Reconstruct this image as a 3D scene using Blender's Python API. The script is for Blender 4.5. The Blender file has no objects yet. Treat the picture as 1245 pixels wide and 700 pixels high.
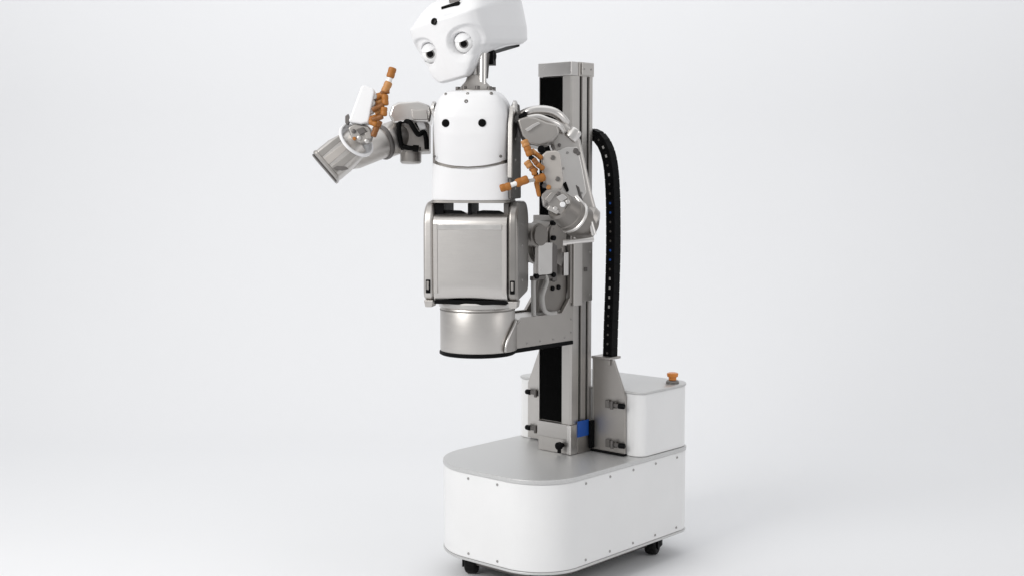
import bpy, bmesh, math, random
from mathutils import Vector, Matrix
random.seed(4)
S = bpy.context.scene
COL = S.collection
rad = math.radians

# ------------------------------------------------------------------ camera
CAM = Vector((2.483, -3.0646, 1.2)); YAW = .7269; PIT = .0877; FPX = 1567.2
cd = bpy.data.cameras.new('camera'); cam = bpy.data.objects.new('camera', cd); COL.objects.link(cam)
cd.sensor_width = 36; cd.lens = 36 * FPX / 1245; cd.clip_end = 100
D = Vector((-math.sin(YAW) * math.cos(PIT), math.cos(YAW) * math.cos(PIT), -math.sin(PIT)))
RT = Vector((math.cos(YAW), math.sin(YAW), 0)); UP = RT.cross(D)
cam.matrix_world = Matrix(((RT.x, UP.x, -D.x, CAM.x), (RT.y, UP.y, -D.y, CAM.y), (RT.z, UP.z, -D.z, CAM.z), (0, 0, 0, 1)))
S.camera = cam

def at(px, py, depth):
    """point of the place seen at photo position px,py at a given distance from the lens"""
    return CAM + depth * (D + RT * ((px - 622.5) / FPX) + UP * ((350 - py) / FPX))

# ------------------------------------------------------------------ light
w = bpy.data.worlds.new('World'); S.world = w; w.use_nodes = True
w.node_tree.nodes['Background'].inputs[0].default_value = (.985, .99, 1, 1)
w.node_tree.nodes['Background'].inputs[1].default_value = .53

def area(name, loc, target, size, sizey, power, col=(1, 1, 1)):
    l = bpy.data.lights.new(name, 'AREA'); l.shape = 'RECTANGLE'; l.size = size; l.size_y = sizey
    l.energy = power; l.color = col
    o = bpy.data.objects.new(name, l); COL.objects.link(o)
    o.location = loc
    o.rotation_euler = (Vector(target) - Vector(loc)).to_track_quat('-Z', 'Y').to_euler()
    return o
FW = Vector((D.x, D.y, 0)).normalized()
def stage(r_, f_, z_):           # stage coordinates: right of the robot, away from the lens, up
    return Vector((-.05, -.05, 0)) + RT * r_ + FW * f_ + Vector((0, 0, z_))
area('key_softbox', stage(-2.6, -2.4, 2.7), stage(0, 0, .8), 1.8, 1.8, 92, (1, .985, .965))
area('overhead_softbox', stage(0, .1, 3.7), stage(0, .3, 0), 4.2, 3.2, 27, (.98, .99, 1))
area('backdrop_softbox', stage(0, 1.5, 3.9), stage(0, 3.5, 2.3), 12.0, .8, 66, (.985, .99, 1))
area('fill_softbox', stage(3.4, -1.6, 1.9), stage(0, 0, .8), 1.6, 2.0, 17, (1, .975, .96))
S.view_settings.view_transform = 'Standard'; S.view_settings.look = 'None'
S.view_settings.exposure = 0; S.view_settings.gamma = 1; S.view_settings.use_curve_mapping = False

# ------------------------------------------------------------------ materials
def mat(name, col, rough=.5, metal=0, coat=0, noise=0, nscale=40, bump=0, bscale=200, aniso=None, spec=.5, sss=0):
    m = bpy.data.materials.new(name); m.use_nodes = True
    nt = m.node_tree; b = nt.nodes['Principled BSDF']
    b.inputs['Base Color'].default_value = (*col, 1); b.inputs['Roughness'].default_value = rough
    b.inputs['Metallic'].default_value = metal; b.inputs['Coat Weight'].default_value = coat
    b.inputs['Specular IOR Level'].default_value = spec
    tc = nt.nodes.new('ShaderNodeTexCoord')
    if noise:
        mp = nt.nodes.new('ShaderNodeMapping'); nt.links.new(tc.outputs['Object'], mp.inputs[0])
        if aniso: mp.inputs['Scale'].default_value = aniso
        n = nt.nodes.new('ShaderNodeTexNoise'); n.inputs['Scale'].default_value = nscale; n.inputs['Detail'].default_value = 5
        nt.links.new(mp.outputs[0], n.inputs[0])
        mr = nt.nodes.new('ShaderNodeMapRange'); mr.inputs[3].default_value = max(0, rough - noise); mr.inputs[4].default_value = rough + noise
        nt.links.new(n.outputs[0], mr.inputs[0]); nt.links.new(mr.outputs[0], b.inputs['Roughness'])
        mx = nt.nodes.new('ShaderNodeMix'); mx.data_type = 'RGBA'
        mx.inputs[6].default_value = (*[c * (1 - noise * .5) for c in col], 1); mx.inputs[7].default_value = (*[min(1, c * (1 + noise * .5)) for c in col], 1)
        nt.links.new(n.outputs[0], mx.inputs[0]); nt.links.new(mx.outputs[2], b.inputs['Base Color'])
    if bump:
        n2 = nt.nodes.new('ShaderNodeTexNoise'); n2.inputs['Scale'].default_value = bscale; n2.inputs['Detail'].default_value = 3
        nt.links.new(tc.outputs['Object'], n2.inputs[0])
        bp = nt.nodes.new('ShaderNodeBump'); bp.inputs['Strength'].default_value = bump; bp.inputs['Distance'].default_value = .002
        nt.links.new(n2.outputs[0], bp.inputs['Height']); nt.links.new(bp.outputs[0], b.inputs['Normal'])
    return m
M = dict(
    white=mat('white_paint', (.80, .80, .80), .38, noise=.08, nscale=7, coat=.15, bump=.03, bscale=260),
    shell=mat('white_shell', (.77, .77, .78), .32, noise=.04, nscale=12, coat=.2),
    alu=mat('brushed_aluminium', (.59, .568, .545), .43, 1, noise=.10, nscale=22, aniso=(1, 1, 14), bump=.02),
    alub=mat('brushed_aluminium_flat', (.58, .56, .54), .40, 1, noise=.06, nscale=16, aniso=(2, 1, 24), bump=.03, bscale=500),
    light=mat('bright_aluminium', (.72, .70, .68), .30, 1, noise=.08, nscale=30),
    satin=mat('satin_grey_metal', (.42, .40, .38), .40, .9, noise=.08, nscale=18, bump=.02),
    dark=mat('dark_grey_metal', (.16, .15, .145), .42, .8, noise=.08, nscale=25),
    plate=mat('deck_plate_metal', (.60, .60, .595), .40, .55, noise=.22, nscale=170, bump=.08, bscale=500),
    black=mat('black_plastic', (.005, .005, .0055), .5, noise=.06, nscale=30, spec=.06),
    belt=mat('black_belt', (.003, .003, .003), .7, noise=.05, nscale=80, spec=.03),
    rubber=mat('black_rubber', (.006, .006, .006), .6, noise=.05, nscale=50, spec=.2),
    cable=mat('black_cable', (.004, .004, .004), .55, noise=.05, spec=.06),
    wire=mat('pale_grey_cable', (.42, .41, .395), .45, noise=.05),
    orange=mat('orange_silicone', (.34, .122, .013), .55, noise=.08, nscale=90, bump=.08, bscale=400),
    orangel=mat('pale_orange_silicone', (.45, .21, .065), .5, noise=.08, nscale=90, bump=.08, bscale=400),
    orange_shade=mat('shaded_orange_silicone', (.20, .07, .009), .5, noise=.08, nscale=90),  # finger orange with shading mixed into the colour, joints too
    red=mat('orange_button', (.62, .20, .02), .35, noise=.05, coat=.3),
    blue=mat('blue_label', (.01, .085, .40), .5, noise=.03),
    glass=mat('black_lens', (.002, .002, .002), .2, spec=.12),
    eye=mat('white_eyeball', (.86, .86, .86), .15, coat=.8, noise=.02),
    iris=mat('dark_iris', (.17, .165, .16), .25, coat=.5, noise=.03),
    joint=mat('pale_joint', (.78, .77, .76), .35, noise=.05),
    palm=mat('warm_grey_palm', (.50, .47, .44), .4, .5, noise=.08, nscale=25),
    gun=mat('forearm_grey', (.24, .225, .21), .42, .85, noise=.08, nscale=25),
    steel=mat('screw_pale', (.42, .41, .40), .35, .8, noise=.06, nscale=80),
    side=mat('shaded_side_metal', (.33, .315, .30), .36, .95, noise=.08, nscale=18),  # waist plate metal darkened, shade put into its colour
    screw=mat('screw_steel', (.20, .19, .18), .35, .9, noise=.08, nscale=100),
)
def backdrop_mat():
    m = mat('studio_paper', (.795, .80, .812), .75, noise=.015, nscale=1.2, bump=.04, bscale=90, spec=.25)
    return m
M['paper'] = backdrop_mat()

# ------------------------------------------------------------------ builders
class MB:
    def __init__(s): s.bm = bmesh.new()
    def add(s, verts, faces, X=None):
        vs = [s.bm.verts.new((X @ Vector(v)) if X else Vector(v)) for v in verts]
        for f in faces:
            try: s.bm.faces.new([vs[i] for i in f])
            except ValueError: pass
        return s
    def box(s, lo, hi, X=None):
        x0, y0, z0 = lo; x1, y1, z1 = hi
        return s.add([(x0, y0, z0), (x1, y0, z0), (x1, y1, z0), (x0, y1, z0), (x0, y0, z1), (x1, y0, z1), (x1, y1, z1), (x0, y1, z1)],
                     [(0, 3, 2, 1), (4, 5, 6, 7), (0, 1, 5, 4), (1, 2, 6, 5), (2, 3, 7, 6), (3, 0, 4, 7)], X)
    def loft(s, loops, X=None, cap=True):
        n = len(loops[0]); vs = [v for l in loops for v in l]; fs = []
        for k in range(len(loops) - 1):
            for i in range(n):
                j = (i + 1) % n
                fs.append((k * n + i, k * n + j, (k + 1) * n + j, (k + 1) * n + i))
        if cap:
            fs.append(tuple(range(n - 1, -1, -1))); fs.append(tuple((len(loops) - 1) * n + i for i in range(n)))
        return s.add(vs, fs, X)
    def lathe(s, p0, axis, prof, n=32, X=None):
        """prof: list of (distance along the axis, radius)"""
        a = Vector(axis).normalized(); p0 = Vector(p0)
        u = a.orthogonal().normalized(); v = a.cross(u)
        loops = [[tuple(p0 + a * t + (u * math.cos(2 * math.pi * i / n) + v * math.sin(2 * math.pi * i / n)) * max(r, 1e-4)) for i in range(n)] for t, r in prof]
        return s.loft(loops, X)
    def cyl(s, p0, p1, r0, r1=None, n=24, X=None, round_=0):
        p0 = Vector(p0); p1 = Vector(p1); L = (p1 - p0).length; r1 = r0 if r1 is None else r1
        if round_:
            e = round_; pr = []
            for k in range(5):
                a = math.pi / 2 * k / 4; pr.append((e - e * math.cos(a), r0 - e + e * math.sin(a)))
            for k in range(5):
                a = math.pi / 2 * (4 - k) / 4; pr.append((L - e + e * math.cos(a), r1 - e + e * math.sin(a)))
        else: pr = [(0, r0), (L, r1)]
        return s.lathe(p0, p1 - p0, pr, n, X)
    def tube(s, pts, r, n=12, X=None, sub=6):
        P = [Vector(p) for p in pts]
        if sub > 1 and len(P) > 2:
            Q = []
            for i in range(len(P) - 1):
                a = P[max(i - 1, 0)]; b = P[i]; c = P[i + 1]; d = P[min(i + 2, len(P) - 1)]
                for k in range(sub):
                    t = k / sub
                    Q.append(.5 * ((2 * b) + (c - a) * t + (2 * a - 5 * b + 4 * c - d) * t * t + (3 * b - a - 3 * c + d) * t ** 3))
            Q.append(P[-1]); P = Q
        loops = []; u = None
        for i, p in enumerate(P):
            t = (P[min(i + 1, len(P) - 1)] - P[max(i - 1, 0)]).normalized()
            u = t.orthogonal().normalized() if u is None else (u - t * u.dot(t)).normalized()
            v = t.cross(u)
            loops.append([tuple(p + (u * math.cos(2 * math.pi * k / n) + v * math.sin(2 * math.pi * k / n)) * r) for k in range(n)])
        return s.loft(loops, X)
    def prism(s, poly, o, ex, ey, ez):
        """2D outline poly in the plane (o, ex, ey), extruded by the vector ez"""
        o = Vector(o); ex = Vector(ex); ey = Vector(ey); ez = Vector(ez)
        a = [tuple(o + ex * p[0] + ey * p[1]) for p in poly]; b = [tuple(Vector(q) + ez) for q in a]
        n = len(poly)
        fs = [tuple(range(n - 1, -1, -1)), tuple(range(n, 2 * n))] + [(i, (i + 1) % n, n + (i + 1) % n, n + i) for i in range(n)]
        return s.add(a + b, fs)
    def ball(s, c, r, X=None, sc=(1, 1, 1), n=32):
        loops = []
        for k in range(1, n // 2):
            th = math.pi * k / (n // 2)
            loops.append([(c[0] + r * sc[0] * math.sin(th) * math.cos(2 * math.pi * i / n), c[1] + r * sc[1] * math.sin(th) * math.sin(2 * math.pi * i / n), c[2] - r * sc[2] * math.cos(th)) for i in range(n)])
        return s.loft(loops, X)

def pxpoly(pts, depth):
    return [((x - 622.5) / FPX * depth, (350 - y) / FPX * depth) for x, y in pts]
def slab(mb, pts, depth, thick):
    """a machined block whose outline was measured on the photograph, with its own distance and thickness"""
    return mb.prism(pxpoly(pts, depth), CAM + D * (depth - thick / 2), RT, UP, D * thick)

WORLD = {}
def obj(name, mb, m, parent=None, X=None, bevel=0, seg=2, angle=35, label=None):
    X = X or Matrix()
    bm = mb.bm
    bmesh.ops.recalc_face_normals(bm, faces=bm.faces)
    c = sum((v.co for v in bm.verts), Vector()) / len(bm.verts)
    bmesh.ops.translate(bm, verts=bm.verts, vec=-c)
    me = bpy.data.meshes.new(name); bm.to_mesh(me); bm.free()
    for p in me.polygons: p.use_smooth = True
    me.set_sharp_from_angle(angle=rad(angle))
    me.materials.append(M[m])
    return link(name, me, X @ Matrix.Translation(c), parent, bevel, seg, label)
def link(name, me, Wm, parent=None, bevel=0, seg=2, label=None):
    o = bpy.data.objects.new(name, me); COL.objects.link(o)
    WORLD[o] = Wm
    if parent:
        o.parent = parent; o.matrix_basis = WORLD[parent].inverted() @ Wm
    else: o.matrix_basis = Wm
    if bevel:
        b = o.modifiers.new('bevel', 'BEVEL'); b.width = bevel; b.segments = seg; b.limit_method = 'ANGLE'; b.angle_limit = rad(40)
        b.harden_normals = True
    if label: o['label'] = label
    return o
def rrect(x0, x1, y0, y1, rs, z, n=10):
    """rounded rectangle; rs = radii at (x0,y0),(x1,y0),(x1,y1),(x0,y1)"""
    out = []
    for (cx_, cy_, r, a0) in ((x0 + rs[0], y0 + rs[0], rs[0], 180), (x1 - rs[1], y0 + rs[1], rs[1], 270), (x1 - rs[2], y1 - rs[2], rs[2], 0), (x0 + rs[3], y1 - rs[3], rs[3], 90)):
        for k in range(n + 1):
            a = rad(a0 + 90 * k / n); out.append((cx_ + r * math.cos(a), cy_ + r * math.sin(a), z))
    return out

# ------------------------------------------------------------------ setting
mb = MB()
prof = [(-7, -.02)]
RW = 1.6; WALL = 3.4
prof.append((WALL - RW, -.02))
for k in range(1, 25):
    a = math.pi / 2 * k / 24
    prof.append((WALL - RW + RW * math.sin(a), -.02 + RW - RW * math.cos(a)))
prof.append((WALL, 5.0))
vs = []; fs = []
for f_, z_ in prof:
    for r_ in (-8, 8):
        vs.append(tuple(stage(r_, f_, z_)))
for i in range(len(prof) - 1): fs.append((2 * i, 2 * i + 1, 2 * i + 3, 2 * i + 2))
mb.add(vs, fs)
o = obj('studio_backdrop', mb, 'paper', angle=60); o['kind'] = 'structure'
o['label'] = 'seamless off-white paper backdrop curving from floor to wall'; o['category'] = 'backdrop'

# ------------------------------------------------------------------ the robot
GZ = -.02
robot = bpy.data.objects.new('humanoid_robot', None); COL.objects.link(robot)
robot.empty_display_size = .2
robot.location = (-.067, .03, GZ); WORLD[robot] = Matrix.Translation(robot.location)
robot['label'] = 'white and silver upper-body robot with orange fingers on a wheeled base'
robot['category'] = 'robot'

# --- wheeled base
BX0, BX1, BY0, BY1 = -.320, .194, -.349, .394
RS = (.195, .145, .07, .07)
def ring(z, g=0, rs=RS): return rrect(BX0 - g, BX1 + g, BY0 - g, BY1 + g, [r + g for r in rs], z, 14)
mb = MB(); mb.loft([ring(.064), ring(.320)])
base = obj('base_body', mb, 'white', robot, bevel=.003, label='white rounded lower body of the wheeled base')
mb = MB(); mb.loft([ring(.3202, .001), ring(.3215, .0028), ring(.3312, .0028), ring(.3335, .001)])
deck = obj('deck_plate', mb, 'plate', base, bevel=.001)
mb = MB(); mb.loft([ring(.0565, .001), ring(.058, .0028), ring(.0625, .0028), ring(.0638, .001)])
obj('bottom_plate', mb, 'plate', base, bevel=.001)
mb = MB(); mb.loft([rrect(BX0 + .075, BX1 - .075, BY0 + .085, BY1 - .06, (.06,) * 4, z_, 8) for z_ in (.012, .0562)]); obj('underbody_shade', mb, 'dark', base, bevel=.004)  # dark block added to deepen the shadow under the base
# screws round the base
sm = MB(); sm.lathe((0, 0, -.001), (0, 0, 1), [(0, .0042), (.002, .0042), (.0032, .0032), (.0033, .0016), (.0018, .0014)], 14)
scm = bpy.data.meshes.new('screw'); bmesh.ops.recalc_face_normals(sm.bm, faces=sm.bm.faces); sm.bm.to_mesh(scm); scm.materials.append(M['steel'])
scd = scm.copy(); scd.materials[0] = M['screw']
def screw(p, n, parent, s=1.0, name='screw', me=None):
    q = Vector(n).normalized().to_track_quat('Z', 'Y').to_matrix().to_4x4()
    return link(name, me or scm, Matrix.Translation(p) @ q @ Matrix.Scale(s, 4), parent)
for z in (.306, .079):
    for y in (-.167, -.051, .065, .182, .298): screw((BX1, y, z), (1, 0, 0), base); screw((BX0, y, z), (-1, 0, 0), base)
    for x in (-.105, .011): screw((x, BY0, z), (0, -1, 0), base); screw((x, BY1, z), (0, 1, 0), base)
# casters
def caster(x, y, rz, r=.040):
    X = Matrix.Translation((x, y, GZ)) @ Matrix.Rotation(rz, 4, 'Z')
    mb = MB(); mb.cyl((-.019, 0, r), (.019, 0, r), r, n=36, round_=.008, X=X)
    wh = obj('caster_wheel', mb, 'rubber', base)
    mb = MB()
    for s in (-1, 1):
        mb.box((s * .0235 - .0025, -.026, r - .016), (s * .0235 + .0025, .028, .0745), X)
    mb.box((-.026, -.030, .064), (.026, .032, .0760), X)
    mb.cyl((-.028, 0, r), (.028, 0, r), .008, n=14, X=X)
    obj('caster_fork', mb, 'black', base, bevel=.0015)
for a in ((-.188, -.246, .55), (.088, -.252, .9), (.112, .285, .35), (-.235, .30, .2)): caster(*a)

# --- upper equipment box behind the column
QX0, QX1, QY0, QY1 = -.318, .190, .112, .392
QR = (.032, .032, .066, .066)
def qring(z, g=0): return rrect(QX0 - g, QX1 + g, QY0 - g, QY1 + g, [r + g for r in QR], z, 12)
mb = MB(); mb.loft([qring(.3345), qring(.528)])
qbox = obj('equipment_box', mb, 'white', robot, bevel=.002, label='white rounded equipment box on the rear of the base')
mb = MB(); mb.loft([qring(.5285, .001), qring(.530, .0035), qring(.5355, .0035), qring(.537, .001)])
obj('lid_plate', mb, 'plate', qbox, bevel=.0008)
mb = MB(); mb.prism([(.012, .340), (.134, .340), (.134, .520), (.088, .628), (.012, .628)], (0, .100, 0), (1, 0, 0), (0, 0, 1), (0, .010, 0))
obj('front_panel', mb, 'satin', qbox, bevel=.001)
mb = MB(); mb.prism([(-.142, .340), (-.262, .340), (-.262, .520), (-.216, .628), (-.142, .628)], (0, .100, 0), (1, 0, 0), (0, 0, 1), (0, .010, 0))
obj('front_panel', mb, 'alu', qbox, bevel=.001)
mb = MB(); mb.box((.008, .092, .6285), (.080, .150, .636)); mb.box((.070, .093, .612), (.0795, .0995, .628))
obj('chain_bracket', mb, 'satin', qbox, bevel=.001)
mb = MB(); mb.box((.008, .080, .345), (.0165, .0995, .432)); mb.box((.008, .092, .3345), (.136, .111, .3395))
obj('gasket_strip', mb, 'black', qbox, bevel=.001)
mb = MB(); mb.box((.006, .1005, .340), (.0115, .111, .628)); obj('panel_edge', mb, 'alu', qbox, bevel=.001)
def latch(x, z, dirx):
    mb = MB()
    X = Matrix.Translation((x, .100, z)) @ Matrix.Scale(dirx, 4, (1, 0, 0))
    mb.box((-.040, -.010, -.0125), (-.024, -.0002, .0125), X); mb.box((-.022, -.012, -.010), (.004, -.0002, .010), X)
    la = obj('toggle_latch', mb, 'screw', qbox, bevel=.0015)
    mb = MB(); mb.cyl(X @ Vector((-.008, -.017, -.013)), X @ Vector((-.008, -.017, .013)), .0055, n=14); mb.box((-.006, -.016, -.006), (.018, -.009, .006), X)
    obj('latch_lever', mb, 'dark', qbox, bevel=.001)
    mb = MB(); mb.cyl(X @ Vector((.016, -.014, 0)), X @ Vector((.037, -.010, 0)), .0085, n=16, round_=.003)
    obj('latch_knob', mb, 'black', qbox)
latch(.104, .491, 1); latch(.106, .368, 1); latch(-.222, .493, -1); latch(-.222, .375, -1)
# emergency stop
e = Vector((.160, .318, .537))
mb = MB(); mb.lathe(e, (0, 0, 1), [(0, .021), (.006, .021), (.010, .018), (.012, .013)], 28)
obj('stop_button_base', mb, 'screw', qbox)
mb = MB(); mb.lathe(e + Vector((0, 0, .0115)), (0, 0, 1), [(0, .0125), (.009, .0125), (.011, .017), (.018, .0185), (.022, .0175), (.024, .012)], 28)
obj('stop_button', mb, 'red', qbox, label='orange mushroom-shaped emergency stop button')

# --- lift column
mb = MB()
mb.prism([(-.130, .0), (-.1275, 0), (-.1275, .012), (-.036, .012), (-.036, 0), (-.006, 0), (0, .005), (0, .030), (-.130, .030)], (0, 0, .428), (1, 0, 0), (0, 1, 0), (0, 0, 1.07))
column = obj('lift_column', mb, 'alu', robot, bevel=.0008, label='tall silver extruded lift column')
# rear extrusion with grooves down its flanks
def groove(y): return [(-.004, y - .007), (-.012, y - .005), (-.012, y + .005), (-.004, y + .007)]
pr = [(-.126, .0305), (-.004, .0305)] + groove(.050) + groove(.086) + [(-.004, .107), (-.126, .107)]
mb = MB(); mb.prism(pr, (0, 0, .3345), (1, 0, 0), (0, 1, 0), (0, 0, 1.19)); obj('rear_extrusion', mb, 'alu', column, bevel=.0006)
for y in (.050, .086):
    mb = MB(); mb.box((-.0118, y - .0046, .43), (-.0095, y + .0046, 1.497)); obj('groove_strip', mb, 'black', column)
mb = MB(); mb.box((-.1265, .0035, .432), (-.037, .0115, 1.496)); obj('lift_belt', mb, 'belt', column)
mb = MB(); mb.box((-.1315, -.0035, 1.4985), (.0005, .0305, 1.540)); obj('column_cap', mb, 'light', column, bevel=.002)
mb = MB(); mb.box((-.1285, .0345, 1.4985), (-.001, .110, 1.541)); mb.box((.0, .045, 1.502), (.004, .098, 1.538)); obj('column_cap', mb, 'alu', column, bevel=.0015)
for y, z in ((.055, 1.52), (.088, 1.52)): screw((.004, y, z), (1, 0, 0), column, .8)
mb = MB(); mb.box((-.1325, -.004, .380), (-.012, .0302, .4275)); obj('column_foot', mb, 'alub', column, bevel=.0015)
mb = MB(); mb.box((-.0115, -.006, .3345), (.005, .029, .4275)); obj('column_foot', mb, 'light', column, bevel=.003)
mb = MB(); mb.box((-.1305, .0, .3345), (-.013, .0302, .3795)); obj('column_foot', mb, 'alu', column, bevel=.001)
mb = MB(); mb.box((-.0035, .0295, .3345), (.0055, .110, .428)); obj('column_foot', mb, 'satin', column, bevel=.0015)
mb = MB(); mb.box((.0056, .027, .386), (.0072, .083, .436)); obj('blue_label', mb, 'blue', column)
mb = MB(); mb.lathe((-.030, -.001, .362), (0, -1, 0), [(0, .007), (.012, .007), (.013, .012), (.024, .012), (.026, .009)], 18); mb.cyl((-.030, -.018, .362), (-.030, -.018, .340), .006)
obj('clamp_knob', mb, 'black', column)

# --- carriage and arm bracket on the column
mb = MB()
# side plates of the bracket: outline along the arm (y) and up (z)
sp = [(-.300, .694), (-.003, .694), (-.003, .835), (-.012, .835), (-.058, .783), (-.235, .783), (-.262, .765), (-.300, .750)]
mb.prism(sp, (0, 0, 0), (0, 1, 0), (0, 0, 1), (.012, 0, 0))
bracket = obj('carriage_bracket', mb, 'satin', robot, bevel=.0012, label='grey machined arm bracket joining the waist turret to the lift column')
mb = MB(); mb.prism(sp, (-.142, 0, 0), (0, 1, 0), (0, 0, 1), (.012, 0, 0)); obj('bracket_side', mb, 'satin', bracket, bevel=.0012)
mb = MB(); mb.box((-.1298, -.300, .765), (-.0002, -.010, .777)); obj('bracket_top', mb, 'alub', bracket, bevel=.001)
mb = MB(); mb.box((-.144, -.300, .682), (.0135, -.004, .6935)); obj('bracket_rim', mb, 'black', bracket, bevel=.002)
for y in (-.22, -.16, -.10, -.045): screw((.012, y, .706), (1, 0, 0), bracket, .8)
for z in (.72, .76, .80): screw((.012, -.014, z), (1, 0, 0), bracket, .8)
mb = MB(); mb.box((-.142, -.0025, .700), (.0, -.0008, .83)); obj('carriage_plate', mb, 'alu', bracket)
mb = MB(); mb.prism([(-.020, .81), (.088, .81), (.088, 1.075), (.074, 1.09), (-.020, 1.09)], (.0012, 0, 0), (0, 1, 0), (0, 0, 1), (.013, 0, 0))
obj('carriage_plate', mb, 'satin', bracket, bevel=.0015)
mb = MB(); mb.box((.0145, -.012, .80), (.0205, .030, 1.085)); obj('carriage_rail', mb, 'alu', bracket, bevel=.0015)
mb = MB(); mb.box((.0145, .045, .902), (.0165, .060, .915)); obj('carriage_stop', mb, 'dark', bracket, bevel=.0005)
for z in (.83, .96, 1.06): screw((.0142, .076, z), (1, 0, 0), bracket, .8)
mb = MB(); mb.box((-.120, -.040, .835), (-.004, -.0205, 1.075)); obj('carriage_back', mb, 'satin', bracket, bevel=.002)
# rounded gusset plate
g = [(-.150, .790)] + [(-.085 + .070 * math.cos(rad(a)), .860 + .075 * math.sin(rad(a))) for a in range(200, -20, -12)] + [(-.022, .790)]
mb = MB(); mb.prism(g, (-.012, 0, 0), (0, 1, 0), (0, 0, 1), (.010, 0, 0)); obj('gusset_plate', mb, 'gun', bracket, bevel=.0015)
for y, z in ((-.082, .885), (-.088, .858), (-.060, .86), (-.03, .90)): 
    mb = MB(); mb.cyl((-.003, y, z), (.003, y, z), .0075, n=14); obj('bolt', mb, 'black', bracket, bevel=.001)
# lift drive behind the waist
mb = MB()
mb.lathe((-.06, -.125, .985), (1, 0, 0), [(-.04, .050), (.010, .050), (.012, .046), (.022, .046), (.024, .054), (.040, .054), (.042, .043), (.050, .043)], 36)
drive = obj('drive_motor', mb, 'gun', robot, angle=30, label='grey drive motor with flanges behind the waist')
mb = MB(); mb.lathe((.006, -.165, 1.020), (1, 0, 0), [(-.07, .036), (.004, .036), (.006, .030), (.014, .030)], 28); mb.lathe((-.008, -.07, 1.015), (1, 0, 0), [(-.07, .046), (.004, .046), (.006, .040), (.014, .040), (.016, .02)], 28)
obj('motor_cover', mb, 'gun', drive, angle=30)
mb = MB(); mb.box((-.004, -.168, .902), (.012, -.102, .998)); obj('terminal_box', mb, 'light', drive, bevel=.003)
mb = MB(); mb.box((-.004, -.190, .888), (.010, -.100, .9005)); mb.box((.0, -.096, .880), (.007, -.074, 1.04)); obj('drive_strap', mb, 'dark', drive, bevel=.002)
for y, z in ((-.176, 1.012), (-.145, 1.004), (-.098, 1.010), (-.176, .90), (-.098, .90), (-.099, 1.055)):
    mb = MB(); mb.cyl((.003, y, z), (.016, y, z), .0078, n=14); obj('bolt', mb, 'black', drive, bevel=.001)
mb = MB(); mb.box((.010, -.058, .895), (.020, -.036, .965)); obj('sensor_plate', mb, 'light', drive, bevel=.002)
mb = MB(); mb.tube([(.004, -.128, .900), (.010, -.128, .88), (.012, -.150, .84), (.012, -.142, .80), (.010, -.118, .786), (.010, -.085, .7845)], .0068); obj('cable', mb, 'wire', drive)
mb = MB(); mb.tube([(.0, -.178, .893), (.004, -.182, .85), (.004, -.180, .785)], .0072); obj('cable', mb, 'wire', drive)

# --- cable chain
path = [(-.015, 1.322), (.022, 1.325), (.046, 1.310), (.068, 1.282), (.082, 1.245), (.090, 1.20), (.0955, 1.13), (.0975, 1.05), (.098, .97), (.0965, .89), (.094, .81), (.091, .73), (.0885, .632)]
mb = MB(); mb.box((-.060, .1075, 1.300), (-.040, .146, 1.345))
chain = obj('cable_chain', mb, 'black', robot, bevel=.001, label='black plastic cable chain looping down behind the lift column')
P = [Vector((x - .034, 0, z)) for x, z in path]; dens = []
for i in range(len(P) - 1):
    a = P[max(i - 1, 0)]; b = P[i]; c = P[i + 1]; d_ = P[min(i + 2, len(P) - 1)]
    for k in range(20):
        t = k / 20; dens.append(.5 * ((2 * b) + (c - a) * t + (2 * a - 5 * b + 4 * c - d_) * t * t + (3 * b - a - 3 * c + d_) * t ** 3))
dens.append(P[-1])
acc = [0]
for i in range(1, len(dens)): acc.append(acc[-1] + (dens[i] - dens[i - 1]).length)
NL = 26; pitch = acc[-1] / NL
def along(s):
    for i in range(1, len(acc)):
        if acc[i] >= s: t = (s - acc[i - 1]) / (acc[i] - acc[i - 1]); return dens[i - 1].lerp(dens[i], t)
    return dens[-1]
lk = MB()
lk.box((-.017, -.016, -pitch * .50), (.017, .016, pitch * .44)); lk.box((-.0163, -.0153, pitch * .43), (.0163, .0153, pitch * .58))
bmesh.ops.bevel(lk.bm, geom=lk.bm.edges[:], offset=.0008, segments=1, affect='EDGES')
bmesh.ops.recalc_face_normals(lk.bm, faces=lk.bm.faces)
lkm = bpy.data.meshes.new('chain_link'); lk.bm.to_mesh(lkm); lkm.materials.append(M['black'])
pn = MB(); pn.cyl((-.001, -.0172, 0), (-.001, -.0150, 0), .0036, n=12)
pnm = bpy.data.meshes.new('link_pin'); bmesh.ops.recalc_face_normals(pn.bm, faces=pn.bm.faces); pn.bm.to_mesh(pnm); pnm.materials.append(M['screw'])
pn = MB(); pn.box((-.005, -.0172, -.0045), (.001, -.0150, .0045))
pnb = bpy.data.meshes.new('link_window'); bmesh.ops.recalc_face_normals(pn.bm, faces=pn.bm.faces); pn.bm.to_mesh(pnb); pnb.materials.append(M['wire'])
pn = MB(); pn.cyl((-.001, -.0172, 0), (-.001, -.0150, 0), .0036, n=12)
pnc = bpy.data.meshes.new('link_marker'); bmesh.ops.recalc_face_normals(pn.bm, faces=pn.bm.faces); pn.bm.to_mesh(pnc); pnc.materials.append(M['blue'])
for i in range(NL):
    a = along(pitch * i); b = along(pitch * (i + 1)); t = (b - a).normalized()
    ang = math.atan2(t.x, t.z)
    X = Matrix.Translation((a + b) / 2 + Vector((0, .128, 0))) @ Matrix.Rotation(ang, 4, 'Y')
    link('chain_link', lkm, X, chain)
    me, nm = (pnm, 'link_pin')
    if i in (9, 10, 14, 15): me, nm = pnc, 'link_marker'
    elif i in (3, 4, 6, 17, 18, 19, 20): me, nm = pnb, 'link_window'
    link(nm, me, X, chain)

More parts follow.
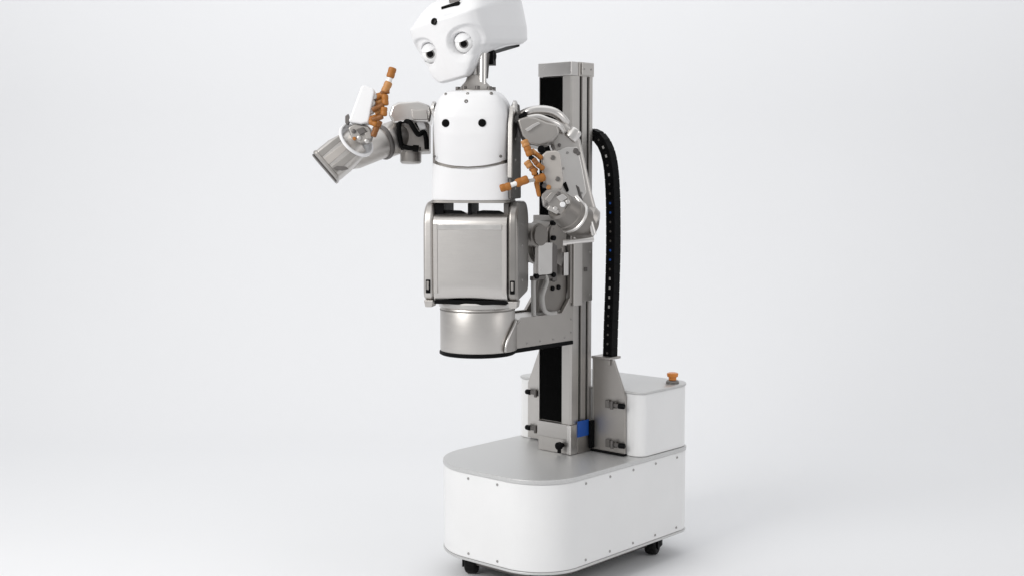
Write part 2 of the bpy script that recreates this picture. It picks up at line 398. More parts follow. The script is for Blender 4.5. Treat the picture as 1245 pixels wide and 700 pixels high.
# --- waist turret
TX = Matrix.Translation((-.065, -.35, 0)); TH = rad(32)
T = TX @ Matrix.Rotation(TH, 4, 'Z')
mb = MB(); mb.lathe((0, 0, .694), (0, 0, 1), [(0, .107), (.004, .1085), (.122, .1085), (.126, .1065)], 72, TX)
turret = obj('waist_turret', mb, 'alu', robot, angle=30, label='silver cylindrical waist turret')
mb = MB(); mb.lathe((0, 0, .682), (0, 0, 1), [(0, .106), (.003, .111), (.009, .111), (.0115, .108)], 72, TX); obj('turret_rim', mb, 'black', turret)
mb = MB(); mb.lathe((0, 0, .811), (0, 0, 1), [(0, .1084), (.0005, .1095), (.0035, .1095), (.004, .1084)], 72, TX); obj('turret_band', mb, 'gun', turret, angle=30)
mb = MB(); mb.lathe((0, 0, .8205), (0, 0, 1), [(0, .1085), (.002, .112), (.014, .112), (.0175, .109), (.0185, .090)], 72, TX); obj('turret_ring', mb, 'light', turret, angle=30)
mb = MB(); mb.tube([(-.065 + .1155 * math.cos(rad(-4 + 30 * t * t)), -.35 + .1155 * math.sin(rad(-4 + 30 * t * t)), .698 + .083 * t) for t in (0, .2, .4, .6, .8, 1)], .0035); obj('clamp_edge', mb, 'light', turret)

loops = []
for k in range(9):
    t = k / 8; z = .6945 + (.783 - .6945) * t; a0 = -4 + 30 * t * t; l = []
    for i in range(25): a = rad(a0 + (110 - a0) * i / 24); l.append((.1145 * math.cos(a), .1145 * math.sin(a), z))
    for i in range(24, -1, -1): a = rad(a0 + (110 - a0) * i / 24); l.append((.1092 * math.cos(a), .1092 * math.sin(a), z))
    loops.append(l)
mb = MB(); mb.loft(loops, TX); obj('turret_clamp', mb, 'satin', turret, bevel=.0015)
# --- pelvis (waist box)
def sideplate(x0, x1):
    p = []
    for cy_, cz_, r, a0, a1 in ((-.045, 1.062, .062, 180, 90), (.030, 1.062, .062, 90, 0), (.062, .885, .030, 0, -90), (-.085, .868, .024, 270, 180)):
        for k in range(9): 
            a = rad(a0 + (a1 - a0) * k / 8); p.append((cy_ + r * math.cos(a), cz_ + r * math.sin(a)))
    mb = MB(); mb.prism(p, (x0, 0, 0), (0, 1, 0), (0, 0, 1), (x1 - x0, 0, 0)); return mb
# front cover: a curved sheet with its lower edge bowed
loops = []
zs = [.848 + (1.066 - .848) * k / 16 for k in range(17)] + [1.077, 1.085, 1.089]
for k, z in enumerate(zs):
    yf = -.112 + (.0 if k < 17 else (.006, .018, .035)[k - 17]); l = []
    for i in range(25):
        x = -.1055 + .211 * i / 24
        zz = z + (.010 * (1 - (x / .1055) ** 2) - .004) * max(0, 1 - k / 4)
        l.append((x, yf - .004 * (1 - (x / .1055) ** 2) + .012 * max(0, 1 - k / 3) ** 2, zz))
    for i in range(24, -1, -1):
        x = -.1055 + .211 * i / 24; l.append((x, .06, z))
    loops.append(l)
mb = MB(); mb.loft(loops)
pelvis = obj('waist_cover', mb, 'alub', robot, T, bevel=.001, label='brushed silver box-shaped waist cover')
for x0, x1 in ((-.136, -.106), (.106, .136)):
    obj('side_plate', sideplate(x0, x1), 'alu' if x0 < 0 else 'side', pelvis, T, bevel=.010, seg=4)  # the plate turned from the key gets the shaded tone
    xm = (x0 + x1) / 2
    mb = MB(); mb.box((xm - .0070, -.1110, .866), (xm + .0070, -.1045, .904)); obj('latch_slot', mb, 'black', pelvis, T, bevel=.002)
    mb = MB(); mb.cyl((xm, -.113, .876), (xm, -.113, .900), .0038, n=14, round_=.0015); obj('latch_pin', mb, 'satin', pelvis, T)
    mb = MB(); mb.prism([(-.014, 0), (.014, 0), (.010, -.020), (-.010, -.020)], (xm, -.105, .846), (1, 0, 0), (0, 0, 1), (0, .05, 0)); obj('foot_tab', mb, 'alu', pelvis, T, bevel=.002)
for sx in (-1, 1):
    mb = MB(); mb.prism([(.0925, .866), (.1045, .866), (.1045, 1.062), (.0925, 1.062)], (0, -.1148, 0), (sx, 0, 0), (0, 0, 1), (0, .006, 0)); obj('cover_strip', mb, 'alu', pelvis, T, bevel=.001)
mb = MB(); mb.box((-.092, -.1172, 1.046), (.092, -.110, 1.060)); obj('cover_strip', mb, 'light', pelvis, T, bevel=.0012)
mb = MB(); mb.box((-.104, -.108, .836), (.104, .055, .8475)); obj('lower_seal', mb, 'black', pelvis, T, bevel=.002)
for sx in (-1, 1):
    for z in (.90, 1.0, 1.06): screw(T @ Vector((sx * .1365, -.03, z)), T.to_3x3() @ Vector((sx, 0, 0)), pelvis, .8)
for sx in (-.099, .099):
    for z in (.93, 1.0, 1.06): screw(T @ Vector((sx, -.1125, z)), T.to_3x3() @ Vector((0, -1, 0)), pelvis, .45)
# gap between waist and chest
mb = MB(); mb.box((-.105, -.085, 1.075), (-.080, .05, 1.119)); mb.box((-.010, -.090, 1.080), (.001, .02, 1.119)); obj('waist_strut', mb, 'black', pelvis, T, bevel=.002)
mb = MB(); mb.box((.090, -.075, 1.075), (.105, .05, 1.119)); obj('waist_strut', mb, 'dark', pelvis, T, bevel=.002)
mb = MB()
for s0, s1 in ((-.095, -.012), (.015, .098)):
    mb.prism([(s0, 1.085), (s0, 1.096), (s0 + .015, 1.099), ((s0 + s1) / 2 + .02, 1.098), (s1 - .012, 1.094), (s1, 1.085)], (0, -.078, 0), (1, 0, 0), (0, 0, 1), (0, .012, 0))
obj('waist_flange', mb, 'black', pelvis, T, bevel=.001)

# --- chest
T0 = T; T = T0 @ Matrix.Translation((-.006, 0, 0))
def sup(wd, yf, yb, n, cnt=96, bulge=0):
    out = []; yc = (yf + yb) / 2; h = (yb - yf) / 2
    for i in range(cnt):
        a = 2 * math.pi * i / cnt
        c, s_ = math.cos(a), math.sin(a)
        x = wd * math.copysign(abs(c) ** (2 / n), c); y = yc + h * math.copysign(abs(s_) ** (2 / n), s_)
        out.append((x, y))
    return out
def interp(tab, z):
    for (z0, *a), (z1, *b) in zip(tab, tab[1:]):
        if z <= z1:
            t = max(0, (z - z0) / (z1 - z0)); t2 = t
            return [p + (q - p) * t2 for p, q in zip(a, b)]
    return tab[-1][1:]
ctab = [(1.22, .1035, -.103), (1.26, .105, -.108), (1.31, .1075, -.112), (1.36, .1065, -.112), (1.385, .102, -.109), (1.405, .0945, -.105), (1.420, .085, -.099), (1.430, .074, -.090), (1.434, .066, -.080)]
loops = []
for k in range(41):
    t = k / 40; zt = 1.222 + (1.434 - 1.222) * t
    wd, yf = interp(ctab, zt); l = []
    for x, y in sup(wd, yf, .055, 6, 128):
        zb = 1.2215 + .019 * min(1.2, abs(x) / .108) ** 2
        l.append((x, y + .012 * (x / .11) ** 2 * (1 if y < 0 else 0), zb * (1 - t) + 1.434 * t))
    loops.append(l)
mb = MB(); mb.loft(loops)
chest = obj('chest_shell', mb, 'shell', robot, T, bevel=.0015, angle=50, label='glossy white chest shell with two black round sensors')
loops = []
for k in range(13):
    t = k / 12; l = []
    for x, y in sup(.1095 + .003 * (1 - t), -.1035 - .002 * (1 - t), .06, 7, 128):
        ztop = 1.2128 + .019 * min(1.2, abs(x) / .108) ** 2
        l.append((x, y + .010 * (x / .11) ** 2 * (1 if y < 0 else 0), 1.127 * (1 - t) + ztop * t))
    loops.append(l)
mb = MB(); mb.loft(loops); obj('belly_panel', mb, 'shell', chest, T, bevel=.0015, angle=50)
loops = [[(x, y + .010 * (x / .11) ** 2 * (1 if y < 0 else 0), 1.2115 + .019 * min(1.2, abs(x) / .108) ** 2 + dz) for x, y in sup(.104, -.0995, .055, 7, 128)] for dz in (0, .0115)]
mb = MB(); mb.loft(loops); obj('chest_seam', mb, 'gun', chest, T, angle=50)
mb = MB(); mb.loft([[(x, y, z) for x, y in sup(.1135, -.1045, .06, 7, 96)] for z in (1.1195, 1.1265)]); obj('belly_rim', mb, 'satin', chest, T, bevel=.001, angle=50)
def fy(x, z): 
    wd, yf = interp(ctab, z)
    return yf + .012 * (x / .11) ** 2
for x in (-.062, .042):
    mb = MB(); mb.lathe((x, fy(x, 1.342) + .004, 1.342), (0, -1, 0), [(0, .0112), (.005, .0112), (.0062, .010), (.0066, .007)], 28); obj('chest_sensor', mb, 'glass', chest, T)
for x, z, s_ in ((-.002, 1.423, 1.0), (.064, 1.424, 1.0), (-.066, 1.424, .8), (-.004, 1.402, 1.2), (-.098, 1.250, .9), (.092, 1.250, .9)):
    screw(T @ Vector((x, fy(x, z) + (.0015 if z < 1.41 else .002), z)), T.to_3x3() @ Vector((0, -1, .3 if z > 1.41 else 0)), chest, s_ * 1.15, me=scd)
for sx, x0 in ((-1, .098), (1, .110)):
    p = [(-.078, 1.130), (.085, 1.130), (.085, 1.35), (.060, 1.40), (-.010, 1.405), (-.05, 1.385), (-.072, 1.33)]
    mb = MB(); mb.prism(p, (sx * x0, 0, 0), (0, 1, 0), (0, 0, 1), (sx * .010, 0, 0)); obj('chest_side', mb, 'dark', chest, T, bevel=.003)
    mb = MB(); mb.lathe((sx * (x0 + .009), -.040, 1.385), (sx, 0, 0), [(0, .022), (.006, .022), (.009, .018), (.010, .010)], 28); obj('shoulder_hub', mb, 'light', chest, T)
mb = MB(); mb.prism([(-.090, 1.19), (-.078, 1.19), (-.070, 1.33), (-.045, 1.39), (-.055, 1.392), (-.082, 1.34)], (.1095, 0, 0), (0, 1, 0), (0, 0, 1), (.0125, 0, 0)); obj('side_trim', mb, 'alu', chest, T, bevel=.002)
for z in (1.16, 1.24, 1.30): screw(T @ Vector((.120, -.02, z)), T.to_3x3() @ Vector((1, 0, 0)), chest, 1)
# --- neck
T = T0
mb = MB(); mb.lathe((0, -.02, 1.432), (0, 0, 1), [(0, .058), (.004, .058), (.008, .050), (.030, .030), (.044, .024), (.048, .020)], 40)
mb2 = mb
neck = obj('neck', mb, 'satin', robot, T, angle=30, label='grey conical neck collar')
for a in range(8):
    x = .051 * math.cos(a * math.pi / 4 + .3); y = -.02 + .051 * math.sin(a * math.pi / 4 + .3)
    mb = MB(); mb.cyl((x, y, 1.434), (x, y, 1.447), .0065, n=12); obj('neck_bolt', mb, 'dark', neck, T, bevel=.001)
mb = MB(); mb.cyl((.022, -.035, 1.447), (.022, -.030, 1.540), .0115, n=24); mb.cyl((-.004, -.010, 1.475), (-.004, -.010, 1.55), .016, n=24); obj('neck_rod', mb, 'light', neck, T)
mb = MB(); mb.cyl((.012, .010, 1.475), (.020, .0, 1.545), .018, n=20); obj('neck_rod', mb, 'dark', neck, T)
mb = MB(); mb.ball((.024, .030, 1.538), .030, sc=(.9, 1, .9), n=24); mb.box((.012, .005, 1.512), (.046, .05, 1.548)); mb.cyl((-.01, .03, 1.532), (.046, .03, 1.542), .017, n=20, round_=.004); obj('neck_joint', mb, 'black', neck, T)

# --- head
HC = at(562, 57, 3.72)
H = Matrix.Translation(HC) @ Matrix.Rotation(rad(11), 4, 'Z') @ Matrix.Rotation(rad(-11.5), 4, 'Y') @ Matrix.Rotation(rad(5), 4, 'X') @ Matrix.Scale(1.05, 4)
# rows: z, half width, front y, back y
htab = [(-.091, .041, -.088, -.060), (-.088, .046, -.095, -.054), (-.074, .058, -.0985, -.044), (-.055, .072, -.102, -.028), (-.036, .087, -.105, .0), (-.024, .097, -.1065, .07), (-.016, .105, -.1075, .185), (-.006, .109, -.109, .210),
        (.03, .113, -.113, .217), (.0655, .114, -.1185, .218), (.0695, .1135, -.1180, .218), (.0735, .1115, -.112, .218), (.083, .106, -.090, .214), (.094, .098, -.068, .210), (.106, .087, -.042, .202), (.114, .072, -.020, .19), (.118, .055, .0, .17)]
EYES = ((-.055, -.004), (.055, -.004))
def hrow(z):
    wd, yf, yb = interp(htab, z)
    raw = []
    n = 7; cnt = 800; yc = (yf + yb) / 2; h = (yb - yf) / 2
    for i in range(cnt):
        a = 2 * math.pi * i / cnt; c, s_ = math.cos(a), math.sin(a)
        x = wd * math.copysign(abs(c) ** (2 / n), c); y = yc + h * math.copysign(abs(s_) ** (2 / n), s_)
        k = min(1, max(0, (yc - y) / h)) if h > 0 else 0
        raw.append((x, y + .024 * (x / .105) ** 2 * k, z))
    L = [0]
    for i in range(cnt): L.append(L[-1] + math.dist(raw[i], raw[(i + 1) % cnt]))
    out = []; j = 0; NC = 340
    for q in range(NC):
        s_ = L[-1] * q / NC
        while L[j + 1] < s_: j += 1
        t = (s_ - L[j]) / max(1e-9, L[j + 1] - L[j]); p, r_ = raw[j % cnt], raw[(j + 1) % cnt]
        out.append([p[m_] + (r_[m_] - p[m_]) * t for m_ in range(3)] + [s_ - L[600]])
    for p in out:
        u = p[3]
        if abs(u) > .2: continue
        dep = 0; hole = 0
        for ex, ez in EYES:
            # brow-shaped recess running round to the temple: crisp above, fading out over the cheek
            uc = math.copysign(.080, ex); dz = p[2] - (ez - .004)
            dx = (u - uc) / .062
            dzs = dz / .049 if dz > 0 else dz / .064
            r_ = (abs(dx) ** 2.4 + abs(dzs) ** 2.4) ** (1 / 2.4)
            edge = .085 if dz > 0 else .085 + .75 * min(1, -dz / .05)
            edge += .45 * max(0, dx * math.copysign(1, ex))
            t = max(0, min(1, (1 - r_) / edge)); t = t * t * (3 - 2 * t)
            dep = max(dep, t * .010)
            r2 = math.hypot(p[0] - ex, p[2] - ez) / .0295
            if p[1] < -.03: hole = max(hole, max(0, min(1, (1 - r2) / .09)) * .024)
        k = min(1, abs(p[0]) / wd)
        p[1] += dep * (1 - .5 * k ** 4) + hole; p[0] -= math.copysign(dep * k ** 4, p[0])
    return [(p[0], p[1], p[2] + .24 * max(0, p[1] + .10) * max(0, min(1, (p[2] - .03) / .06))) for p in out]
zrow = []
z = -.091
while z < .1181:
    zrow.append(z); z += .0020
rows = [hrow(z) for z in zrow]
mb = MB(); mb.loft(rows)
head = obj('head_shell', mb, 'shell', robot, H, angle=60, label='white tilted head shell with large round eyes')
for ex, ez in EYES:
    c = Vector((ex, -.0745, ez))
    mb = MB(); mb.ball(c, .0268, n=48); obj('eyeball', mb, 'eye', head, H)
    look = Vector((.42 if ex < 0 else .42, -1, -.22)).normalized()
    def disc(name, r, m, R, c=c, look=look):
        mb = MB(); a0 = math.asin(r / R)
        u = look.orthogonal().normalized(); v = look.cross(u); loops = []
        for k in range(1, 7):
            a = a0 * k / 6
            loops.append([tuple(c + look * R * math.cos(a) + (u * math.cos(q * math.pi / 14) + v * math.sin(q * math.pi / 14)) * R * math.sin(a)) for q in range(28)])
        mb.loft(loops); obj(name, mb, m, head, H)
    # upper lid: part of a slightly larger ball, drooping to the top of the pupil
    ld = Vector((.10, -.45, .90)).normalized(); u = ld.orthogonal().normalized(); v = ld.cross(u); loops = []
    for R_, angs in ((.0287, [2, 15, 30, 44, 54, 58]), (.0283, [59]), (.0272, [59, 50, 38, 20])):
        for a in angs:
            a = rad(a); loops.append([tuple(c + ld * R_ * math.cos(a) + (u * math.cos(q * math.pi / 20) + v * math.sin(q * math.pi / 20)) * R_ * math.sin(a)) for q in range(40)])
    mb = MB(); mb.loft(loops); obj('eyelid', mb, 'shell', head, H)
    disc('iris', .0125, 'iris', .0270); disc('pupil', .0088, 'glass', .0274)
mb = MB(); mb.lathe((.002, -.1145, .0665), (0, -1, .35), [(0, .0095), (.005, .0095), (.0065, .008), (.007, .005)], 24); obj('head_sensor', mb, 'glass', head, H)
mb = MB(); mb.box((.002, -.070, .094), (.060, -.059, .1085)); obj('camera_slot', mb, 'glass', head, H, bevel=.003)
mb = MB(); mb.box((.020, -.052, .108), (.054, -.026, .130)); obj('camera_housing', mb, 'dark', head, H, bevel=.003)
mb = MB(); mb.box((-.08, .07, -.0225), (.088, .165, -.0165)); obj('head_underside', mb, 'black', head, H, bevel=.003)

# --- finger helper
def seg(parent, a, b, r, m, name='finger_segment', r1=None):
    a = Vector(a); b = Vector(b); mb = MB()
    e_ = (b - a) * .06; a = a - e_; b = b + e_; r *= .9; r1 = r if r1 is None else r1 * .9
    L_ = (b - a).length
    mb.lathe(a, b - a, [(L_ * t, (r + (r1 - r) * t) * k) for t, k in ((0, .55), (.02, .78), (.07, .93), (.15, 1), (.40, 1), (.46, .93), (.54, .93), (.60, 1), (.85, 1), (.93, .93), (.98, .78), (1, .55))], 20); return obj(name, mb, m, parent)
K = 3.60 / FPX   # size of one photo step at the hands

# --- right arm (raised, on the left of the picture)
mb = MB(); slab(mb, [(474, 143), (478, 131), (486, 127), (510, 126), (524, 131), (526, 140), (524, 152), (500, 151), (480, 153)], 3.77, .095)
sh = obj('shoulder', mb, 'light', robot, bevel=.008, seg=4, label='silver shoulder joint of the raised arm')
mb = MB(); slab(mb, [(486, 151.5), (523, 151.5), (523, 186), (488, 188)], 3.80, .075); obj('shoulder_block', mb, 'satin', sh, bevel=.003)
mb = MB(); slab(mb, [(500, 134), (519, 134), (521, 146), (502, 146)], 3.715, .02); obj('shoulder_cap', mb, 'alu', sh, bevel=.003)
mb = MB(); slab(mb, [(505, 146), (515, 145), (519, 158), (511, 160)], 3.745, .03); obj('shoulder_tab', mb, 'shell', sh, bevel=.003)
mb = MB(); mb.lathe(at(499.5, 180, 3.78), UP * -1, [(0, .036), (.012, .036), (.014, .031), (.042, .031), (.046, .027)], 32); obj('shoulder_motor', mb, 'satin', sh, angle=30)
mb = MB(); mb.tube([at(x, y, d_) for x, y, d_ in ((490, 181, 3.75), (487, 172, 3.735), (485, 158, 3.73), (486, 149, 3.73), (492, 147, 3.73), (499, 150, 3.72), (504, 158, 3.715), (509, 164, 3.715), (515, 161, 3.72), (518, 168, 3.725), (519, 181, 3.74))], .0072); obj('cable', mb, 'cable', sh)
mb = MB(); mb.tube([at(488, 178, 3.745), at(496, 180, 3.735), at(506, 181, 3.735)], .0072); mb.cyl(at(502, 180.5, 3.735), at(509, 181, 3.735), .0095, n=14); obj('cable', mb, 'cable', sh)
mb = MB(); mb.tube([at(497, 147, 3.75), at(505, 146, 3.75), at(512, 156, 3.75)], .009); obj('cable', mb, 'cable', sh)

mb = MB(); A = at(488, 165, 3.80); B = at(424, 188, 3.69); ax = (B - A); Lx = ax.length
mb.lathe(A, ax, [(0, .044), (.02, .050), (Lx * .35, .050), (Lx * .38, .046), (Lx * .9, .048), (Lx, .044)], 40)
ua = obj('upper_arm', mb, 'alu', robot, angle=30, label='silver upper arm of the raised arm')
mb = MB(); mb.lathe(A + ax * .33, ax, [(0, .0505), (.004, .0525), (.010, .0525), (.014, .0505)], 40); obj('arm_ring', mb, 'dark', ua, angle=30)
# elbow and forearm housing
E0 = at(396.5, 203.5, 3.60); E1 = at(434, 173, 3.62); ax = (E1 - E0).normalized(); side = ax.cross(D).normalized(); up2 = side.cross(ax)
def rr2(hw, hh, r, n=6):
    return [(x, y) for x, y, _ in rrect(-hw, hw, -hh, hh, (r,) * 4, 0, n)]
def ring3(t, hw, hh, r): return [tuple(E0 + ax * t + side * x + up2 * y) for x, y in rr2(hw, hh, r)]
mb = MB(); mb.loft([ring3(.004, .048, .045, .014), ring3(.05, .0485, .046, .018), ring3(.075, .046, .045, .03), ring3(.112, .042, .042, .036)])
fa = obj('forearm', mb, 'alu', robot, angle=30, bevel=.002, label='silver square forearm housing of the raised arm')
mb = MB(); mb.loft([ring3(-.004, .050, .047, .014), ring3(.0035, .050, .047, .014)]); obj('elbow_cap', mb, 'satin', fa, bevel=.001)
mb = MB(); mb.loft([ring3(-.008, .051, .010, .004), ring3(-.0045, .051, .010, .004)]); mb.box((-.006, -.006, -.006), (.006, .006, .006), Matrix.Translation(at(385, 186, 3.585))); obj('elbow_edge', mb, 'dark', fa, bevel=.002)
for s_, w_, m_ in ((-.026, .011, 'satin'), (.004, .012, 'palm'), (.030, .009, 'satin')):
    mb = MB(); mb.prism([(.012, s_ - w_), (.094, s_ - w_ * .8), (.094, s_ + w_ * .8), (.012, s_ + w_)], E0 - D * .0475, ax, side, D * .006); obj('forearm_panel', mb, m_, fa, bevel=.002)
mb = MB(); slab(mb, [(404, 205), (416, 208), (424, 206), (421, 203), (410, 202)], 3.548, .004); obj('forearm_slot', mb, 'dark', fa, bevel=.0008)
# white cuff ring round the wrist
W0 = at(432, 172, 3.60); cu = MB()
cax = (ax * .75 - D * .65).normalized()
cu.lathe(W0, cax, [(0, .053), (.002, .056), (.007, .056), (.009, .053), (.009, .050), (0, .050)], 48); obj('wrist_cuff', cu, 'shell', fa, angle=30)
mb = MB(); slab(mb, [(424, 157), (433, 152), (450, 155), (454, 162), (450, 174), (438, 176), (428, 168)], 3.575, .055); wr = obj('wrist', mb, 'satin', robot, bevel=.005, label='grey wrist mechanism of the raised arm')
for x, y, r_, m_ in ((430, 160, .006, 'dark'), (437, 168, .006, 'light'), (446, 172, .006, 'light'), (431, 169, .005, 'orange')):
    mb = MB(); q = at(x, y, 3.5485); mb.cyl(q + D * .004, q - D * .006, r_, n=16, round_=.002); obj('wrist_fitting', mb, m_, wr)
mb = MB(); slab(mb, [(433, 158), (442, 155), (446, 161), (438, 165)], 3.546, .014); obj('wrist_lever', mb, 'dark', wr, bevel=.002)
mb = MB(); slab(mb, [(443, 162), (451, 160), (452, 168), (446, 170)], 3.546, .012); obj('wrist_lever', mb, 'satin', wr, bevel=.002)
mb = MB(); slab(mb, [(420, 142), (424, 139), (426, 148), (423, 153), (420, 150)], 3.60, .02); obj('wrist_lever', mb, 'dark', wr, bevel=.002)
mb = MB(); slab(mb, [(425, 150), (440, 108), (443, 105.5), (456, 110), (457, 114), (450, 151), (440, 153)], 3.565, .062)
hand = obj('hand', mb, 'shell', robot, bevel=.006, seg=4, label='raised hand with white palm and orange fingers, index finger pointing up')
for x, y in ((455, 118), (453, 126), (451, 135), (448, 144)):
    mb = MB(); q = at(x, y, 3.545); mb.cyl(q + D * .02, q - D * .006, .0085, n=16, round_=.002); obj('knuckle', mb, 'alu', hand)
hp = lambda x, y, d_=3.55: at(x, y, d_)
seg(hand, hp(474.2, 94.5), hp(477.6, 83.2), .0125, 'orange')
seg(hand, hp(472.3, 101.5), hp(474.8, 93), .0085, 'joint', 'finger_joint')
seg(hand, hp(467.5, 112.5), hp(472.8, 100.5), .0125, 'orangel')
seg(hand, hp(463, 113.5, 3.545), hp(473, 112, 3.545), .0065, 'orange_shade', 'finger_joint')
seg(hand, hp(457, 119), hp(468, 114.5), .011, 'orange'); seg(hand, hp(468, 116, 3.535), hp(468.5, 128, 3.535), .0105, 'orange'); seg(hand, hp(466, 128, 3.53), hp(453, 134, 3.53), .0075, 'orange_shade')
seg(hand, hp(454, 127.5, 3.555), hp(465, 122, 3.555), .009, 'orangel')
seg(hand, hp(457, 138, 3.545), hp(466, 132, 3.54), .0105, 'orangel'); seg(hand, hp(467, 131, 3.53), hp(466.5, 141, 3.53), .0105, 'orange'); seg(hand, hp(465, 142, 3.527), hp(453, 146, 3.53), .0085, 'orange_shade')
seg(hand, hp(448.5, 146, 3.545), hp(459, 143, 3.54), .0105, 'orange'); seg(hand, hp(450, 148, 3.535), hp(458, 152, 3.53), .0095, 'orange')
seg(hand, hp(461.5, 147.5, 3.535), hp(458.5, 154.5, 3.535), .0105, 'orange_shade', 'thumb_segment'); seg(hand, hp(458, 155, 3.535), hp(453.8, 166, 3.535), .0095, 'orange_shade', 'thumb_segment')

# --- left arm (bent in front of the column)
mb = MB(); slab(mb, [(628, 148), (640, 144), (652, 146), (664, 151), (677, 154), (680, 164), (672, 174), (656, 181), (644, 178), (634, 168)], 3.66, .09)
s2 = obj('shoulder', mb, 'satin', robot, bevel=.008, seg=4, label='grey shoulder joint beside the lift column')
mb = MB(); mb.tube([at(x, y, d_) for x, y, d_ in ((633, 141, 3.67), (642, 136.5, 3.66), (656, 134, 3.66), (670, 135.5, 3.67), (680, 141, 3.68), (688, 150, 3.70))], .013); obj('shoulder_tube', mb, 'light', s2)
mb = MB(); mb.tube([at(x, y, d_) for x, y, d_ in ((640, 145, 3.64), (654, 143, 3.64), (666, 147, 3.645), (678, 152, 3.66), (684, 160, 3.68))], .010); obj('shoulder_tube', mb, 'light', s2)
mb = MB(); slab(mb, [(630, 142), (638, 136), (641, 139), (640, 142), (632, 145)], 3.64, .03); obj('shoulder_clip', mb, 'black', s2, bevel=.002)
mb = MB(); q = at(658, 182.5, 3.60); mb.cyl(q, q - D * .02, .0105, n=18, round_=.003); obj('shoulder_knob', mb, 'black', s2)
mb = MB(); slab(mb, [(638, 158), (648, 151.5), (655, 148.5), (657, 151), (650, 155), (642, 161)], 3.612, .012); obj('shoulder_trim', mb, 'light', s2, bevel=.002)
mb = MB(); slab(mb, [(660, 152), (672, 147), (684, 149), (694, 158), (705, 172), (711, 200), (718, 232), (726, 262), (712, 272), (696, 262), (684, 240), (676, 215), (670, 182)], 3.725, .085)
u2 = obj('upper_arm', mb, 'alu', robot, bevel=.012, seg=4, label='silver upper arm hanging beside the lift column')
mb = MB(); slab(mb, [(668, 186), (690, 179), (702, 179), (708, 205), (713, 234), (704, 250), (690, 246), (676, 230), (670, 205)], 3.678, .012); obj('arm_panel', mb, 'light', u2, bevel=.003)
mb = MB(); mb.cyl(at(692, 170, 3.69), at(702, 158, 3.69), .022, .018, n=24, round_=.006); obj('arm_pod', mb, 'light', u2)
for x, y, r_ in ((672, 179, .006), (680, 177, .005), (700, 184, .008), (703, 187, .006)):
    mb = MB(); q = at(x, y, 3.675); mb.cyl(q, q - D * .010, r_, n=14, round_=.002); obj('arm_bolt', mb, 'dark', u2)
mb = MB(); slab(mb, [(684, 224), (688, 221), (692, 232), (689, 234)], 3.66, .014); obj('arm_slot', mb, 'black', u2, bevel=.002)
mb = MB(); slab(mb, [(700, 225), (704, 228), (709, 245), (706, 246)], 3.672, .014); obj('arm_slot', mb, 'dark', u2, bevel=.002)
for x, y in ((676, 188), (699, 182), (690, 186), (700, 243), (707, 235), (685, 205)): screw(at(x, y, 3.669), -D, u2, .9)
# elbow and forearm
F0 = at(679, 250, 3.575); F1 = at(714, 277, 3.655); ax = F1 - F0; Lx = ax.length
mb = MB(); mb.lathe(F0, ax, [(0, .036), (.006, .041), (Lx * .35, .044), (Lx * .37, .047), (Lx * .75, .047), (Lx * .77, .043), (Lx, .043)], 40)
f2 = obj('forearm', mb, 'gun', robot, angle=30, label='grey forearm bent up towards the chest')
mb = MB(); mb.lathe(at(700, 266, 3.66), RT * .9 + UP * -.25 + D * -.1, [(0, .036), (.035, .045), (.048, .045), (.062, .036), (.066, .022)], 40); obj('elbow_joint', mb, 'satin', f2, angle=30)
mb = MB(); mb.lathe(F0 + ax * .5, ax, [(-.004, .0475), (-.002, .0505), (.004, .0505), (.006, .0475)], 40); obj('arm_ring', mb, 'light', f2, angle=30)
mb = MB(); mb.cyl(at(688, 295, 3.60), at(722, 291, 3.61), .0075, n=18, round_=.002); mb.lathe(at(687, 295, 3.60), RT * -1, [(-.004, .010), (.006, .010)], 18); obj('elbow_rod', mb, 'light', f2)
mb = MB(); mb.tube([at(700, 240, 3.61), at(708, 250, 3.60), at(716, 266, 3.605), at(722, 286, 3.61)], .008); obj('forearm_strut', mb, 'light', f2)
# wrist and hand
mb = MB(); slab(mb, [(658, 238), (664, 232), (678, 230), (690, 238), (694, 250), (684, 262), (670, 258), (660, 250)], 3.575, .05); w2 = obj('wrist', mb, 'satin', robot, bevel=.003, seg=2, label='silver wrist mechanism in front of the lift column')
for x, y, r_, m_ in ((668, 241, .008, 'dark'), (684, 249, .008, 'shell'), (675, 254, .006, 'light'), (690, 246, .006, 'light'), (664, 249, .005, 'dark'), (679, 236, .006, 'dark')):
    mb = MB(); q = at(x, y, 3.552); mb.cyl(q + D * .006, q - D * .010, r_, n=16, round_=.002); obj('wrist_fitting', mb, m_, w2)
mb = MB(); slab(mb, [(662, 243), (670, 234), (676, 236), (668, 247)], 3.548, .016); obj('wrist_lever', mb, 'satin', w2, bevel=.002)
mb = MB(); slab(mb, [(676, 240), (684, 236), (690, 241), (682, 246)], 3.546, .014); obj('wrist_lever', mb, 'light', w2, bevel=.002)
mb = MB(); slab(mb, [(668, 250), (680, 257), (677, 261), (665, 255)], 3.552, .016); obj('wrist_lever', mb, 'alu', w2, bevel=.002)
mb = MB(); slab(mb, [(658, 190), (664, 185), (676, 184), (681, 188), (685, 222), (682, 232), (668, 234), (662, 226), (659, 208)], 3.585, .05)
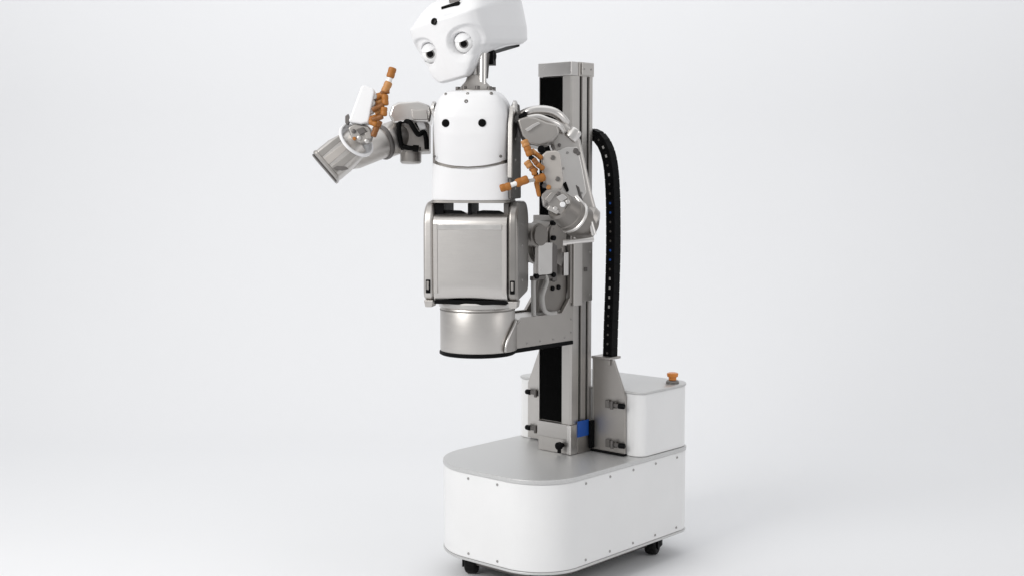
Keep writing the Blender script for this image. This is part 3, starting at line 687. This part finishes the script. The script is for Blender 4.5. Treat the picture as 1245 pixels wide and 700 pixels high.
hand2 = obj('hand', mb, 'palm', robot, bevel=.006, seg=4, label='lowered hand with curled orange fingers and thumb pointing left')
for x, y, m_ in ((662, 226, 'dark'), (667, 228, 'orangel'), (678, 218, 'screw'), (672, 192, 'screw')):
    mb = MB(); q = at(x, y, 3.56); mb.cyl(q + D * .004, q - D * .004, .007, n=14, round_=.002); obj('palm_fitting', mb, m_, hand2)
hq = lambda x, y, d_=3.545: at(x, y, d_)
seg(hand2, hq(637.2, 171), hq(640, 178.5), .0115, 'orangel', r1=.0125); seg(hand2, hq(640.5, 179), hq(644.5, 189.5), .0115, 'orange'); seg(hand2, hq(644, 191), hq(648.5, 193.5, 3.54), .0075, 'black', 'finger_joint')
seg(hand2, hq(648.5, 193.5, 3.54), hq(653, 200, 3.54), .0085, 'orange_shade'); seg(hand2, hq(653, 200, 3.54), hq(660.5, 205.5, 3.55), .0085, 'orange')
seg(hand2, hq(646, 183, 3.555), hq(651, 187.5, 3.555), .0085, 'orangel'); seg(hand2, hq(651, 187, 3.555), hq(658.5, 193, 3.56), .0078, 'orange')
seg(hand2, hq(640.2, 196.5), hq(645, 203.5), .0115, 'orangel'); seg(hand2, hq(645.5, 204), hq(652, 209.5), .0105, 'orange_shade'); seg(hand2, hq(648, 210), hq(653, 213.5), .0085, 'black', 'finger_joint')
seg(hand2, hq(648, 206, 3.535), hq(650, 213, 3.535), .008, 'orange')
seg(hand2, hq(650.5, 218.5, 3.54), hq(661.5, 215.5, 3.55), .013, 'orange'); seg(hand2, hq(652.2, 222, 3.55), hq(655.3, 238.5, 3.55), .0085, 'orange', r1=.006)
seg(hand2, hq(641, 220.5, 3.53), hq(650.5, 219, 3.54), .0055, 'wire', 'thumb_joint'); seg(hand2, hq(627.5, 223.5, 3.53), hq(641.5, 218, 3.53), .0130, 'orange', 'thumb_segment')
seg(hand2, hq(620, 226, 3.525), hq(628.5, 222.8, 3.525), .0075, 'joint', 'thumb_joint'); seg(hand2, hq(608.5, 229.5, 3.525), hq(620.5, 226.3, 3.525), .0120, 'orange', 'thumb_segment')
